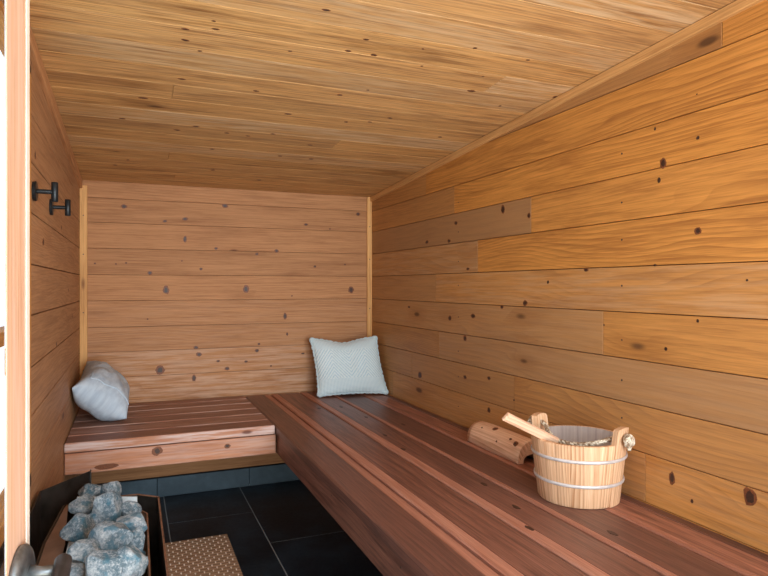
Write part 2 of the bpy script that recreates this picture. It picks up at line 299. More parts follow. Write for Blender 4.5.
# ---- back wall
mb = MB(); mb.box((XL - .02, YB + .0225, 0.0), (XR + .06, YB + .05, 1.70), mi=3)
BW = {0.515: .55, 0.655: .45, 0.790: .12, 0.920: .08, 0.380: .2}
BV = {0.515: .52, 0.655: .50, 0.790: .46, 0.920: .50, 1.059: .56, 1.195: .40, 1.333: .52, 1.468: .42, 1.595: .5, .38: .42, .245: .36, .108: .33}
for z0, z1 in zip(COURSES[:-1], COURSES[1:]):
    if z0 > 1.69: continue
    zt = min(z1, 1.70)
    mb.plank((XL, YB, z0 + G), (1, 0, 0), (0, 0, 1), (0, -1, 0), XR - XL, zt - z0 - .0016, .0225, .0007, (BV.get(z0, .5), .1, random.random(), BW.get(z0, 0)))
KB=[(-0.034,1.557,0.0211,0.0132),(0.273,1.504,0.0219,0.0109),(0.170,1.488,0.0162,0.0081),(0.487,1.587,0.0252,0.0140),(0.954,1.500,0.0177,0.0088),(1.280,1.576,0.0183,0.0122),(0.273,1.394,0.0137,0.0219),(0.438,1.346,0.0139,0.0084),(0.665,1.320,0.0143,0.0086),(0.778,1.340,0.0174,0.0116),(-0.173,1.254,0.0067,0.0052),(-0.073,1.253,0.0068,0.0053),(-0.024,1.259,0.0069,0.0053),(0.094,1.207,0.0161,0.0134),(0.357,1.231,0.0110,0.0083),(1.008,1.253,0.0119,0.0089),(1.196,1.267,0.0091,0.0061),(0.175,1.115,0.0216,0.0270),(0.603,1.120,0.0227,0.0256),(1.235,1.113,0.0243,0.0243),(0.828,0.962,0.0145,0.0233),(0.840,0.857,0.0087,0.0117),(0.331,0.798,0.0193,0.0099),(0.347,0.759,0.0221,0.0138),(0.677,0.805,0.0115,0.0074),(0.665,0.768,0.0172,0.0114),(-0.144,0.736,0.0130,0.0078),(0.449,0.718,0.0140,0.0073),(0.603,0.708,0.0142,0.0074),(0.498,0.674,0.0196,0.0112),(0.746,0.676,0.0087,0.0058),(0.935,0.740,0.0147,0.0059),(0.144,0.684,0.0323,0.0270),(0.320,0.631,0.0165,0.0220),(0.082,0.960,0.0070,0.0048),(0.257,1.274,0.0066,0.0044),(1.101,1.479,0.0078,0.0054),(0.869,1.079,0.0070,0.0053)]
for x, z, ra, rb in KB:
    mb.disc((x, YB, z), (1, 0, 0), (0, 0, 1), (0, -1, 0), ra * .75, rb * .85, 2, .0003)
    mb.disc((x, YB, z), (1, 0, 0), (0, 0, 1), (0, -1, 0), ra * .42, rb * .55, 1)
struct(mb.build('wall_back', [M_BACK, M_KNOT, M_HALO, M_GAP]))

# ---- left wall, with a window opening near the entrance
WY0, WY1, WZ0, WZ1 = 0.62, 1.812, 0.62, 1.705
mb = MB()
for (y0, y1, z0, z1) in ((WY1, YB + .02, 0, 1.80), (-.1, WY0, 0, 1.94), (WY0, WY1, 0, WZ0), (WY0, WY1, WZ1, 1.86)):
    mb.box((XL - .040, y0, z0), (XL - .0225, y1, z1), mi=3)
LV = {1.333: .42, 1.195: .50, 1.059: .44, .92: .40, .79: .38, .655: .36, 1.468: .4, 1.595: .38}
for z0, z1 in zip(COURSES[:-1], COURSES[1:]):
    segs = [(-.1, YB)] if (z1 <= WZ0 or z0 >= WZ1) else [(WY1, YB), (-.1, WY0)]
    for a, b in segs:
        mb.plank((XL, b, z0 + G), (0, -1, 0), (0, 0, 1), (1, 0, 0), b - a, z1 - z0 - .0032, .0225, .0012, (LV.get(z0, .4), .35, random.random(), .08))
for y, z, ra, rb in ((1.93, 1.50, .012, .012), (2.1, 1.27, .02, .012), (2.62, 1.36, .012, .008), (2.9, 1.12, .01, .008), (2.45, .93, .014, .01), (3.1, 1.0, .01, .01)):
    mb.disc((XL, y, z), (0, 1, 0), (0, 0, 1), (1, 0, 0), ra, rb, 2, .0003); mb.disc((XL, y, z), (0, 1, 0), (0, 0, 1), (1, 0, 0), ra * .5, rb * .5, 1)
struct(mb.build('wall_left', [M_LEFT, M_KNOT, M_HALO, M_GAP]))
mb = MB()                                           # window frame in the left wall
for lo, hi, ax in (((XL - .039, WY0, WZ0), (XL + .006, WY0 + .04, WZ1), 2), ((XL - .039, WY1 - .022, WZ0), (XL + .006, WY1, WZ1), 2),
                   ((XL - .039, WY0, WZ0), (XL + .006, WY1, WZ0 + .035), 1), ((XL - .039, WY0, WZ1 - .02), (XL + .006, WY1, WZ1), 1),
                   ((XL - .039, WY0 + .04, 1.012), (XL + .0, WY1 - .03, 1.042), 1)): mb.box(lo, hi, rt(.5), 0, ax)
wo = struct(mb.build('window_1', M_RIGHT))
mb = MB(); mb.box((XL - .034, WY0 + .03, WZ0 + .03), (XL - .030, WY1 - .025, WZ1 - .015)); mb.build('pane', M_GLASS, wo)

# ---- ceiling: boards across the room on the slope
mb = MB(); n = V((0, 0.06, 1)).normalized() * -1; sl = V((0, -1, 0.06)).normalized()
y = YB + .003; i = 0
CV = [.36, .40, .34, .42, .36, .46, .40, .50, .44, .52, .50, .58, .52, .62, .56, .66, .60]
wd = .135 / abs(sl.y) 
while y > -0.1:
    w_ = .1345; jx = random.uniform(.1, 1.1) if i % 3 == 1 else None
    xs = [XL - .02, jx, XR + .02] if jx else [XL - .02, XR + .02]
    for a, b in zip(xs[:-1], xs[1:]):
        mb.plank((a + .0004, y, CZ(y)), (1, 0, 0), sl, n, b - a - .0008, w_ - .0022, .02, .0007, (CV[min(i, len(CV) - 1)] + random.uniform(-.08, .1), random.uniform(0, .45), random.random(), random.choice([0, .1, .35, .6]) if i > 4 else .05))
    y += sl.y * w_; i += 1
mb.plank((XL - .02, YB + .003, CZ(YB + .003) + .0215), (1, 0, 0), sl, n, XR - XL + .04, 3.6, .03, .001, mi=3)
KC=[(0.128,1.637,0.0128,0.0063),(0.191,1.570,0.0075,0.0050),(0.201,1.611,0.0128,0.0063),(0.133,1.701,0.0133,0.0078),(0.176,1.755,0.0083,0.0058),(0.438,1.423,0.0146,0.0067),(0.585,1.536,0.0108,0.0062),(0.562,1.618,0.0112,0.0071),(0.640,1.618,0.0143,0.0078),(0.410,1.673,0.0084,0.0058),(0.037,2.181,0.0200,0.0096),(0.145,1.974,0.0154,0.0077),(0.377,1.998,0.0130,0.0074),(0.646,1.943,0.0117,0.0087),(0.719,1.871,0.0066,0.0056),(0.527,2.181,0.0182,0.0101),(0.230,2.431,0.0153,0.0097),(0.165,2.498,0.0155,0.0100),(-0.030,2.421,0.0146,0.0090),(0.352,2.476,0.0119,0.0092),(0.526,2.432,0.0120,0.0093),(0.437,2.489,0.0121,0.0078),(0.708,2.535,0.0171,0.0085),(0.324,2.723,0.0130,0.0101),(0.626,2.744,0.0136,0.0110),(0.774,2.752,0.0140,0.0114),(0.372,3.093,0.0148,0.0129),(0.626,3.239,0.0159,0.0127),(0.181,3.628,0.0112,0.0145),(0.891,1.482,0.0084,0.0070),(0.755,1.536,0.0056,0.0045),(1.081,1.498,0.0088,0.0062),(1.047,1.767,0.0200,0.0093),(1.020,1.648,0.0063,0.0052),(1.356,1.719,0.0173,0.0118),(0.803,1.641,0.0060,0.0049),(-0.069,3.130,0.0141,0.0103),(-0.013,3.018,0.0091,0.0097),(0.842,2.170,0.0114,0.0085),(0.756,2.199,0.0114,0.0094),(0.897,2.104,0.0150,0.0091),(1.189,2.257,0.0125,0.0092),(1.220,1.858,0.0072,0.0084)]
for x, y, ra, rb in KC:
    if y > 3.45: continue
    mb.disc((x, y, CZ(y)), (1, 0, 0), sl, n, ra * .8, rb * .8, 2, .0003); mb.disc((x, y, CZ(y)), (1, 0, 0), sl, n, ra * .5, rb * .5, 1)
struct(mb.build('ceiling', [M_CEIL, M_KNOT, M_HALO, M_GAP]))

# ---- trims
def sloped_trim(name, x, nx, h, t):
    m = MB(); m.plank((x + nx * t, -.1, CZ(-.1) - h - .001), (0, 1, -.06), (0, 0, 1), (nx, 0, 0), 3.6, h, t, .002, rt(.55, 0)); struct(m.build(name, M_TRIM if nx < 0 else M_LEFT))
sloped_trim('trim_1', XR, -1, .028, .014); sloped_trim('trim_2', XL, 1, .045, .014)
for nm, x0, x1, zt in (('trim_3', XL + .001, XL + .037, 1.655), ('trim_4', XR - .032, XR - .001, 1.683)):
    m = MB(); m.plank((x0, YB - .014, .52), (0, 0, 1), (1, 0, 0), (0, -1, 0), zt - .52, x1 - x0, .013, .002, rt(.62, 0))
    for z in (.7, 1.0, 1.3, 1.5): m.disc(((x0 + x1) / 2, YB - .014, z), (1, 0, 0), (0, 0, 1), (0, -1, 0), .003, .003, 1)
    struct(m.build(nm, [M_TRIM, M_NAIL]))

# ---- tiled floor and skirting
mb = MB(); mb.box((XL - .02, -.1, -.04), (XR + .03, YB + .02, -.0010), mi=1, c=.0005)
TW, TL = .404, .808; g = .0045
for ci, x0 in enumerate((-.241, .163, .567, .971)):
    yy = 3.495 + (.404 if ci % 2 == 0 else 0) + .0
    yy = 3.09 + TL if ci % 2 == 1 else 2.687 + TL
    while yy > -.1:
        ya, yb = max(yy - TL, -.1), min(yy, YB)
        xa, xb = x0, min(x0 + TW, XR)
        if yb - ya > .01: mb.plank((xa + g / 2, ya + g / 2, 0), (1, 0, 0), (0, 1, 0), (0, 0, 1), xb - xa - g, yb - ya - g, .006, .0008)
        yy -= TL
struct(mb.build('floor', [M_TILE, M_GROUT]))
mb = MB()
xs = [XL, .13, .62, XR]
for a, b in zip(xs[:-1], xs[1:]): mb.plank((a + .001, YB - .010, .002), (1, 0, 0), (0, 0, 1), (0, -1, 0), b - a - .002, .102, .009, .001)
struct(mb.build('baseboard_back', M_SKIRT))
mb = MB()
for a, b in ((-.1, .9), (.9, 1.7), (1.7, 2.5), (2.5, YB - .012)): mb.plank((XL + .010, b, .002), (0, -1, 0), (0, 0, 1), (1, 0, 0), b - a - .002, .102, .009, .001)
struct(mb.build('baseboard_left', M_SKIRT))
mb = MB()
for a, b in ((-.1, .9), (.9, 1.7), (1.7, 2.5), (2.5, YB - .012)): mb.plank((XR - .010, a, .002), (0, 1, 0), (0, 0, 1), (-1, 0, 0), b - a - .002, .102, .009, .001)
struct(mb.build('baseboard_right', M_SKIRT))
mb = MB(); mb.box((-2.5, -4, -.08), (4, -.102, -.045)); struct(mb.build('ground', M_GROUND))

# ================================================ benches
BT = H - .622
rb = thing('sauna_bench', 'long reddish-brown slatted wooden bench along the right wall, carrying the bucket', 'bench', (.98, 1.7, 0))
BX = [(.596, .736), (.746, .908), (.917, 1.058), (1.068, 1.217), (1.225, 1.330)]
BVv = [(.30, .5, 0), (.52, .15, .08), (.46, .35, .12), (.34, .6, .05), (.95, .0, .35)]
KBX = [(1.024,1.650),(0.934,1.809),(1.001,1.444),(0.945,1.305),(0.959,2.122),(0.979,2.351),(0.884,2.992),(1.031,2.708),(1.0,2.986),(1.13,2.5),(1.12,1.2)]
for (x0, x1), tt in zip(BX, BVv):
    m = MB(); tv = (tt[0], tt[1], random.random(), tt[2]); zt = BT
    strip = .038 if x0 > .7 and x0 < 1.0 else (.020 if x0 > 1.0 else 0)
    if x0 < .7: strip = 0
    if strip:   # pale sapwood along the room-side edge of the board
        m.plank((x0, .02, zt), (0, 1, 0), (1, 0, 0), (0, 0, 1), 3.465, strip, .034, .004, ((.50 if x0 < 1.0 else .34), .2, random.random(), (.4 if x0 < 1.0 else .1)), 1)
        m.plank((x0 + strip - .0035, .02, zt - .0006), (0, 1, 0), (1, 0, 0), (0, 0, 1), 3.465, x1 - x0 - strip + .0035, .033, .003, tv)
    elif x0 < .7:
        m.plank((x0, .02, zt), (0, 1, 0), (1, 0, 0), (0, 0, 1), 3.465, .112, .034, .006, tv)
        m.plank((x0 + .1065, .02, zt - .0008), (0, 1, 0), (1, 0, 0), (0, 0, 1), 3.465, x1 - x0 - .1065, .033, .004, (.40, 0, random.random(), .1), 1)
    for kx, ky in KBX:
        if x0 + .02 < kx < x1 - .01: m.disc((kx, ky, zt), (0, 1, 0), (1, 0, 0), (0, 0, 1), .018, .007, 2, .0004)
    m.build('board', [M_BENCH, M_SAP, M_KNOT], rb)
m = MB(); m.plank((1.333, .02, BT - .0015), (0, 1, 0), (1, 0, 0), (0, 0, 1), 3.465, .034, .030, .002, (.12, .4, .3, 0)); m.build('wall_shade_strip', M_BENCH, rb)  # narrow strip by the wall, its dark tint stands in for shadow
m = MB(); m.plank((.604, .02, BT - .131), (0, 1, 0), (0, 0, 1), (-1, 0, 0), 3.465, .095, .038, .003, (.62, .0, .37, .12), 0); 
for y in (1.35, 1.9, 2.4): m.disc((.604, y, BT - .06), (0, 1, 0), (0, 0, 1), (-1, 0, 0), .003, .003, 1)
m.build('front_rail', [M_BENCH, M_NAIL], rb)
m = MB(); m.box((1.32, .02, BT - .125), (1.366, 3.485, BT - .036), (.4, .3, .2, 0), 0, 1); m.build('wall_rail', M_BENCH, rb)
for y in (.25, .95, 1.65, 2.35, 3.15):
    m = MB(); m.box((.643, y, BT - .10), (1.319, y + .045, BT - .036), (.4, .3, .2, 0), 0, 0); m.build('crossbar', M_BENCH, rb)
for lx in (.70, 1.27):
    m = MB(); m.box((lx, .2525, .001), (lx + .045, .2925, BT - .101), (.4, .3, .2, 0), 0, 2); m.build('leg', M_BENCH, rb)

lb = thing('sauna_bench', 'short wooden bench across the back wall with a pale weathered front edge', 'bench', (.17, 3.1, 0))
for i, (y0, y1, val, hue, wear) in enumerate(((2.70, 2.829, .40, .5, .12), (2.838, 2.975, .56, .2, .4), (2.984, 3.115, .42, .45, .25), (3.124, 3.27, .56, .2, .4), (3.279, 3.40, .5, .3, .3), (3.409, 3.497, .56, .3, .2))):
    m = MB()
    m.plank((XL + .003, y0, BT), (1, 0, 0), (0, 1, 0), (0, 0, 1), .592 - XL - .003, .014, .036, .0025, (.72, 0, random.random(), .8) if i else (.66, .2, .4, .95), 1 if i == 0 else 0)
    m.plank((XL + .003, y0 + .0115, BT - .0006), (1, 0, 0), (0, 1, 0), (0, 0, 1), .592 - XL - .003, y1 - y0 - .0115, .035, .002, (val, hue, random.random(), wear))
    m.build('board', [M_BENCHT, M_BENCHF], lb)
m = MB(); m.plank((XL + .003, 2.696, BT - .124), (1, 0, 0), (0, 0, 1), (0, -1, 0), .596 - XL - .003, .083, .04, .003, (.62, .1, .81, .35))
m.disc((.10, 2.696, BT - .062), (1, 0, 0), (0, 0, 1), (0, -1, 0), .022, .018, 2, .0004); m.disc((.10, 2.696, BT - .062), (1, 0, 0), (0, 0, 1), (0, -1, 0), .010, .011, 1)
m.disc((.385, 2.696, BT - .07), (1, 0, 0), (0, 0, 1), (0, -1, 0), .014, .010, 2, .0004); m.disc((.385, 2.696, BT - .07), (1, 0, 0), (0, 0, 1), (0, -1, 0), .007, .006, 1)
m.disc((-.09, 2.696, BT - .105), (1, 0, 0), (0, 0, 1), (0, -1, 0), .045, .011, 2, .0004)
m.build('front_rail', [M_BENCHF, M_KNOT, M_HALO], lb)
m = MB(); m.box((XL + .003, 3.44, BT - .12), (.592, 3.494, BT - .038), (.4, .3, .2, 0), 0, 0); m.build('wall_rail', M_BENCH, lb)
for x in (-.22, .15, .53):
    m = MB(); m.box((x, 2.738, BT - .10), (x + .045, 3.438, BT - .038), (.4, .3, .2, 0), 0, 1); m.build('crossbar', M_BENCH, lb)

# ================================================ door leaf, swung inward at the left
P = V((-.092, .687, 0)); dr = V((math.sin(math.radians(7.6)), math.cos(math.radians(7.6)), 0)); nr = V((dr.y, -dr.x, 0))
def dp(s, off, z): q = P - dr * s + nr * off; return (q.x, q.y, z)      # s back from the free edge, off out of the face
def dprism(m, prof, z0, z1, tint=(.5, 0, .3, 0), mi=0):
    n = len(prof); b = len(m.v)
    for z in (z0, z1):
        for s, o in prof: m.v.append(dp(s, o, z))
    L = 0
    for j in range(n):
        j2 = (j + 1) % n; l = math.dist(prof[j], prof[j2])
        m.face([b + j, b + j2, b + n + j2, b + n + j], [(z0, L), (z0, L + l), (z1, L + l), (z1, L)], tint, mi); L += l
    m.face([b + j for j in range(n)][::-1], [(0, 0)] * n, tint, mi); m.face([b + n + j for j in range(n)], [(0, 0)] * n, tint, mi)
m = MB(); dprism(m, [(.012, 0), (.0655, 0), (.0665, -.0015), (.020, -.012), (.012, -.013)], .012, 1.84, (.55, 0, .3, .35)); 
door = struct(m.build('door_1', M_DOOR, fix=True))
def dpart(m, name, mat, par=None):
    o = m.build(name, mat, None, fix=True); o.parent = par or door; return o
m = MB(); dprism(m, [(0, 0), (.0117, 0.0008), (.0117, -.013), (0, -.012)], .012, 1.84); dpart(m, 'edge_strip', M_SEAL)
m = MB(); dprism(m, [(.0667, -.0004), (.66, -.0004), (.66, -.0022), (.0667, -.0022)], .14, 1.72); dpart(m, 'glass_panel', M_GLASS)
m = MB(); dprism(m, [(.067, 0), (.66, 0), (.66, -.026), (.067, -.0028)], .012, .138, (.5, 0, .6, 0)); dpart(m, 'bottom_rail', M_DOOR)
m = MB(); dprism(m, [(.067, 0), (.66, 0), (.66, -.026), (.067, -.0028)], 1.722, 1.84, (.5, 0, .7, 0)); dpart(m, 'top_rail', M_DOOR)
m = MB(); dprism(m, [(.662, 0), (.74, 0), (.74, -.026), (.662, -.026)], .012, 1.84, (.5, 0, .8, 0)); dpart(m, 'hinge_stile', M_DOOR)
HZ = H - .273; HS = .036
def hp(s, off, z): return V(dp(HS + s, off, HZ + z))
m = MB(); rr = []
for off, r in ((.0006, .0315), (.004, .0320), (.007, .029), (.009, .021), (.010, .014)):
    rr.append([hp(r * math.cos(a * math.pi / 16), off, r * math.sin(a * math.pi / 16)) for a in range(32)])
m.rings(rr, mi=0); ro = dpart(m, 'door_handle', M_BRONZE)
m = MB(); m.tube([hp(0, .009, .006), hp(0, .020, .006), hp(0, .036, .006)], [.0075, .005, .0055], 16)
o = m.build('handle_neck', M_BRONZE, None, fix=True); o.parent = ro
m = MB(); m.tube([hp(-.010, .036, .014), hp(-.006, .037, .013), hp(.006, .038, .006), hp(.030, .039, .000), (hp(.070, .039, -.002)), hp(.105, .037, -.001), hp(.110, .036, 0)], [.004, .0075, .0078, .0072, .007, .0065, .004], 16)
o = m.build('handle_lever', M_DBRONZE, None, fix=True); o.parent = ro
m = MB(); m.tube([hp(0.012, .009, -.006), hp(.012, .0135, -.006)], .0032, 12); o = m.build('screw', M_LSTEEL, None, fix=True); o.parent = ro

# ================================================ coat hooks
def hook(y, z, label):
    t = thing('wall_hook', label, 'hook', (XL, y, z), 'matt black wall hooks')
    def lathe(name, cx, prof, n=28):
        m = MB(); m.rings([[(cx + d, y + r * math.cos(2 * math.pi * j / n), z + r * math.sin(2 * math.pi * j / n)) for j in range(n)] for d, r in prof], smooth=False)
        return m.build(name, M_BLACK, t, fix=True)
    lathe('wall_plate', XL, [(.0003, .0265), (.008, .0275), (.0095, .0255)])
    lathe('arm', XL, [(.0096, .0062), (.045, .0062)], 16)
    m = MB(); m.rings([[(XL + .052 + r * math.cos(2 * math.pi * j / 20), y + r * math.sin(2 * math.pi * j / 20), z + dz) for j in range(20)] for dz, r in ((-.027, .0075), (-.026, .0088), (.026, .0088), (.027, .0075))], smooth=True)
    m.build('peg', M_BLACK, t, fix=True)
hook(1.889, H + .257, 'black metal wall hook nearer the door stile, higher in view')
hook(2.264, H + .259, 'black metal wall hook farther along the left wall, nearer the back corner')

# ================================================ stove
SZ = H - .6
st = thing('sauna_stove', 'dark steel sauna stove with open stone basket in the left foreground', 'stove', (-.06, 1.5, 0))
def wallpoly(m, pts, z0, z1, t, mi=0, closed=False):
    """thin standing sheet along a plan polyline, thickness t to the left of travel"""
    n = len(pts); offs = []
    for i in range(n):
        a = V(pts[i - 1]) if (i > 0 or closed) else None; b = V(pts[i]); c = V(pts[(i + 1) % n]) if (i < n - 1 or closed) else None
        ds = []
        if a is not None: d = (b - a).normalized(); ds.append(V((-d.y, d.x)))
        if c is not None: d = (c - b).normalized(); ds.append(V((-d.y, d.x)))
        nn = sum(ds, V((0, 0))); nn = nn / nn.length; offs.append(b + nn * t / max(.3, nn.dot(ds[0])))
    rng = range(n) if closed else range(n - 1)
    for i in rng:
        j = (i + 1) % n; A, B, C, D = pts[i], pts[j], offs[j], offs[i]; b = len(m.v)
        for z in (z0, z1):
            for q in (A, B, C, D): m.v.append((q[0], q[1], z))
        for fc in ((0, 1, 5, 4), (1, 2, 6, 5), (2, 3, 7, 6), (3, 0, 4, 7), (4, 5, 6, 7), (3, 2, 1, 0)): m.face([b + x for x in fc], [(0, 0)] * 4, mi=mi)
out = [(.072, 1.10), (.074, 1.845), (.018, 1.892), (-.135, 1.905), (-.172, 1.875), (-.190, 1.62), (-.190, 1.10)]
m = MB(); wallpoly(m, out, .03, SZ, .004, closed=True); m.build('casing', M_STEEL, st, fix=True)
m = MB(); wallpoly(m, out[:4], SZ + .0003, SZ + .0028, .0045); m.build('casing_edge', M_RUST, st, fix=True)
m = MB(); b = 0
fl = [(-.1845, 1.11), (-.1845, 1.62), (-.166, 1.868), (-.160, 1.885), (-.142, 1.60), (-.142, 1.11)]
for z in (SZ - .004, SZ - .001): m.v += [(x, y, z) for x, y in fl]
m.face([6, 7, 8, 9, 10, 11], [(0, 0)] * 6); m.face([5, 4, 3, 2, 1, 0], [(0, 0)] * 6)
for j in range(6): m.face([j, (j + 1) % 6, 6 + (j + 1) % 6, 6 + j], [(0, 0)] * 4)
m.build('side_flange', plain('steel_wood_reflection', (0.30, 0.22, 0.18), 0.38, 0.7, nscale=10, namt=0.3), st, fix=True)  # brown reflection of the timber put into the steel colour
inn = [(.036, 1.12), (.042, 1.745), (.016, 1.800), (-.135, 1.862), (-.1375, 1.12)]
m = MB(); wallpoly(m, inn[:3], .25, SZ - .006, .004); m.build('stone_basket', M_RUST, st, fix=True)
m = MB(); wallpoly(m, inn[2:4], .25, SZ + .024, .003); m.build('back_plate', M_LSTEEL, st, fix=True)
m = MB(); wallpoly(m, [inn[3], inn[4], inn[0]], .25, SZ - .003, .004); m.build('basket_side', M_LSTEEL, st, fix=True)
m = MB(); m.box((-.118, 1.125, .40), (.035, 1.84, .41)); m.build('grate', M_STEEL, st)
m = MB(); m.box((-.185, 1.105, .03), (.068, 1.84, .045))
for (x, y) in ((-.16, 1.13), (.03, 1.13), (-.15, 1.82), (.01, 1.82)): m.box((x, y, .001), (x + .025, y + .025, .03))
m.build('base', M_STEEL, st)
m = MB(); m.tube([(.0765, 1.33, SZ - .05), (.0795, 1.33, SZ - .05)], .004, 10); m.build('rivet', M_LSTEEL, st, fix=True)
m = MB(); wallpoly(m, [(-.2300, 1.30), (-.2315, 1.93), (-.116, 2.082)], .001, H - .57, .003)
m.box((-.1175, 2.075, .001), (-.1135, 2.10, H - .57))
hs = m.build('heat_shield', M_STEEL, None, fix=True); tag(hs, 'dark steel heat shield plate standing upright behind the stove by the left wall', 'heat shield')

# stones
def stone(x, y, z, w, h, seed, label, flat=.5, rot=0.0, elong=1.1):
    rnd = random.Random(seed); bm = bmesh.new(); bmesh.ops.create_icosphere(bm, subdivisions=4, radius=1.0)
    planes = []
    for _ in range(12):
        d = V((rnd.gauss(0, 1), rnd.gauss(0, 1), rnd.gauss(0, 1))).normalized(); planes.append((d, rnd.uniform(.66, .9)))
    for v in bm.verts:
        p = v.co.copy()
        for d, k_ in planes:
            q = p.dot(d)
            if q > k_: p -= d * (q - k_) * .93
        p *= 1 + .05 * noise.noise(p * 2.4 + V((seed * 3.1, 0, 0))) + .025 * noise.noise(p * 7 + V((seed, 0, 0)))
        v.co = p
    R_ = Matrix.Rotation(rot, 4, 'Y') @ Matrix.Rotation(rnd.uniform(0, 6), 4, 'Z')
    bm.transform(Matrix.Diagonal((w / 2 * 1.12, w / 2 * elong, h / 2 * 1.12, 1)) @ R_)
    me = bpy.data.meshes.new('sauna_stone'); bm.to_mesh(me); bm.free(); me.materials.append(M_STONE)
    for pl in me.polygons: pl.use_smooth = True
    try: me.set_sharp_from_angle(angle=math.radians(28))
    except Exception: pass
    o = bpy.data.objects.new('sauna_stone', me); COL.objects.link(o); o.location = (x, y, z)
    tag(o, label, 'stone', 'stones heaped in the stove basket'); return o
def px(u, v, z):      # point of the heap at height z on the sight line measured in the photograph
    a = math.atan(253 / 610.); f = (u - 384) / 610.; Z = (z - H) / ((286 - v) / 610.)
    return (math.sin(a) + f * math.cos(a)) * Z, (math.cos(a) - f * math.sin(a)) * Z
ST = [(91, 492, .545, 24, 17, 'rounded grey stone at the back left of the heap'), (111, 491, .545, 18, 22, 'pointed bluish stone at the back of the heap'),
      (78, 507, .55, 25, 22, 'round dark grey stone at the left, behind the pale-topped one'), (107, 509, .565, 30, 33, 'large blocky stone with a bright white right face'),
      (129, 511, .55, 21, 18, 'small blue-grey stone in front of the bright steel plate'), (76, 530, .565, 30, 29, 'pale-topped stone at the left edge of the heap'),
      (112, 536, .585, 40, 29, 'large oval grey stone in the middle of the heap'), (134, 524, .55, 30, 24, 'angular grey stone at the right edge of the heap'),
      (85, 554, .57, 30, 27, 'teal-tinted stone below the pale-topped one'), (105, 566, .585, 36, 34, 'broad dark stone at the bottom of the picture'),
      (129, 563, .58, 33, 33, 'white-speckled stone at the bottom right of the heap'), (72, 573, .555, 24, 24, 'grey stone half cut by the picture edge, bottom left of the heap'),
      (137, 544, .54, 16, 28, 'narrow dark blue stone wedged at the right rim'), (95, 523, .535, 22, 20, 'dark stone showing in the gap left of the big oval one')]
for i, (u, v, z, wp, hp_, lab) in enumerate(ST):
    x, y = px(u, v, z); d_ = x * .3831 + y * .9237
    x = max(-.150 + wp * d_ / 1220., min(.038 - wp * d_ / 1240., x)) if i not in (13,) else x
    stone(x, y, z, wp * d_ / 610. * 1.0, hp_ * d_ / 610. * .95, 11 + i * 7, 'sauna stone: ' + lab)
fill = [(-.08, 1.26, .54, .07), (.0, 1.27, .545, .07), (-.04, 1.19, .54, .07), (-.085, 1.62, .49, .07), (-.02, 1.66, .49, .08), (-.07, 1.74, .48, .07), (0, 1.56, .49, .07), (-.06, 1.5, .49, .075), (-.014, 1.42, .48, .06), (-.08, 1.39, .485, .07)]
FL = ['nearest the stove front on the left', 'near the stove front on the right', 'at the very front of the basket'] + ['buried under the heap of bigger stones'] * 7
for i, (x, y, z, s_) in enumerate(fill): stone(x, y, z, s_, s_ * .7, 200 + i, 'grey sauna stone low in the basket, ' + FL[i])

# ================================================ wooden floor mat
mt = thing('wooden_mat', 'brown slatted wooden mat with pale pegs lying on the dark floor tiles', 'mat', (.265, 2.3, 0))
SX0, SX1 = .128, .398
n_s = 30; pitch = .0236; y1 = 2.79
for i in range(n_s):
    yb = y1 - i * pitch; m = MB()
    half = i % 2
    cuts = [SX0] + [SX0 + .0337 * (k_ + (.5 if half else 0)) + (0 if half else .0337) for k_ in range(8)]
    cuts = [c for c in cuts if c < SX1 - .008] + [SX1]
    for a, b_ in zip(cuts[:-1], cuts[1:]):
        if b_ - a > .006: m.plank((a + .0009, yb - pitch + .0022, .030), (1, 0, 0), (0, 1, 0), (0, 0, 1), b_ - a - .0018, pitch - .003, .022, .0022, rt(.5, 0, .1, .08))
    for k_ in range(8):
        xx = SX0 + .0337 * (k_ + (.5 if half else 0)) + (0 if half else .0337)
        if SX0 + .01 < xx < SX1 - .01: m.tube([(xx, yb - .5 * pitch, .022), (xx, yb - .5 * pitch, .0315)], .0032, 8, mi=1)
    m.build('slat', [M_MAT, M_SEAL], mt)
m = MB()
for k_ in range(8):
    xx = SX0 + .0337 * (k_ + .5) + .001; m.tube([(xx, y1 - .003, .018), (xx, y1 - n_s * pitch + .003, .018)], .003, 8)
m.build('threading_cord', M_GAP, mt)


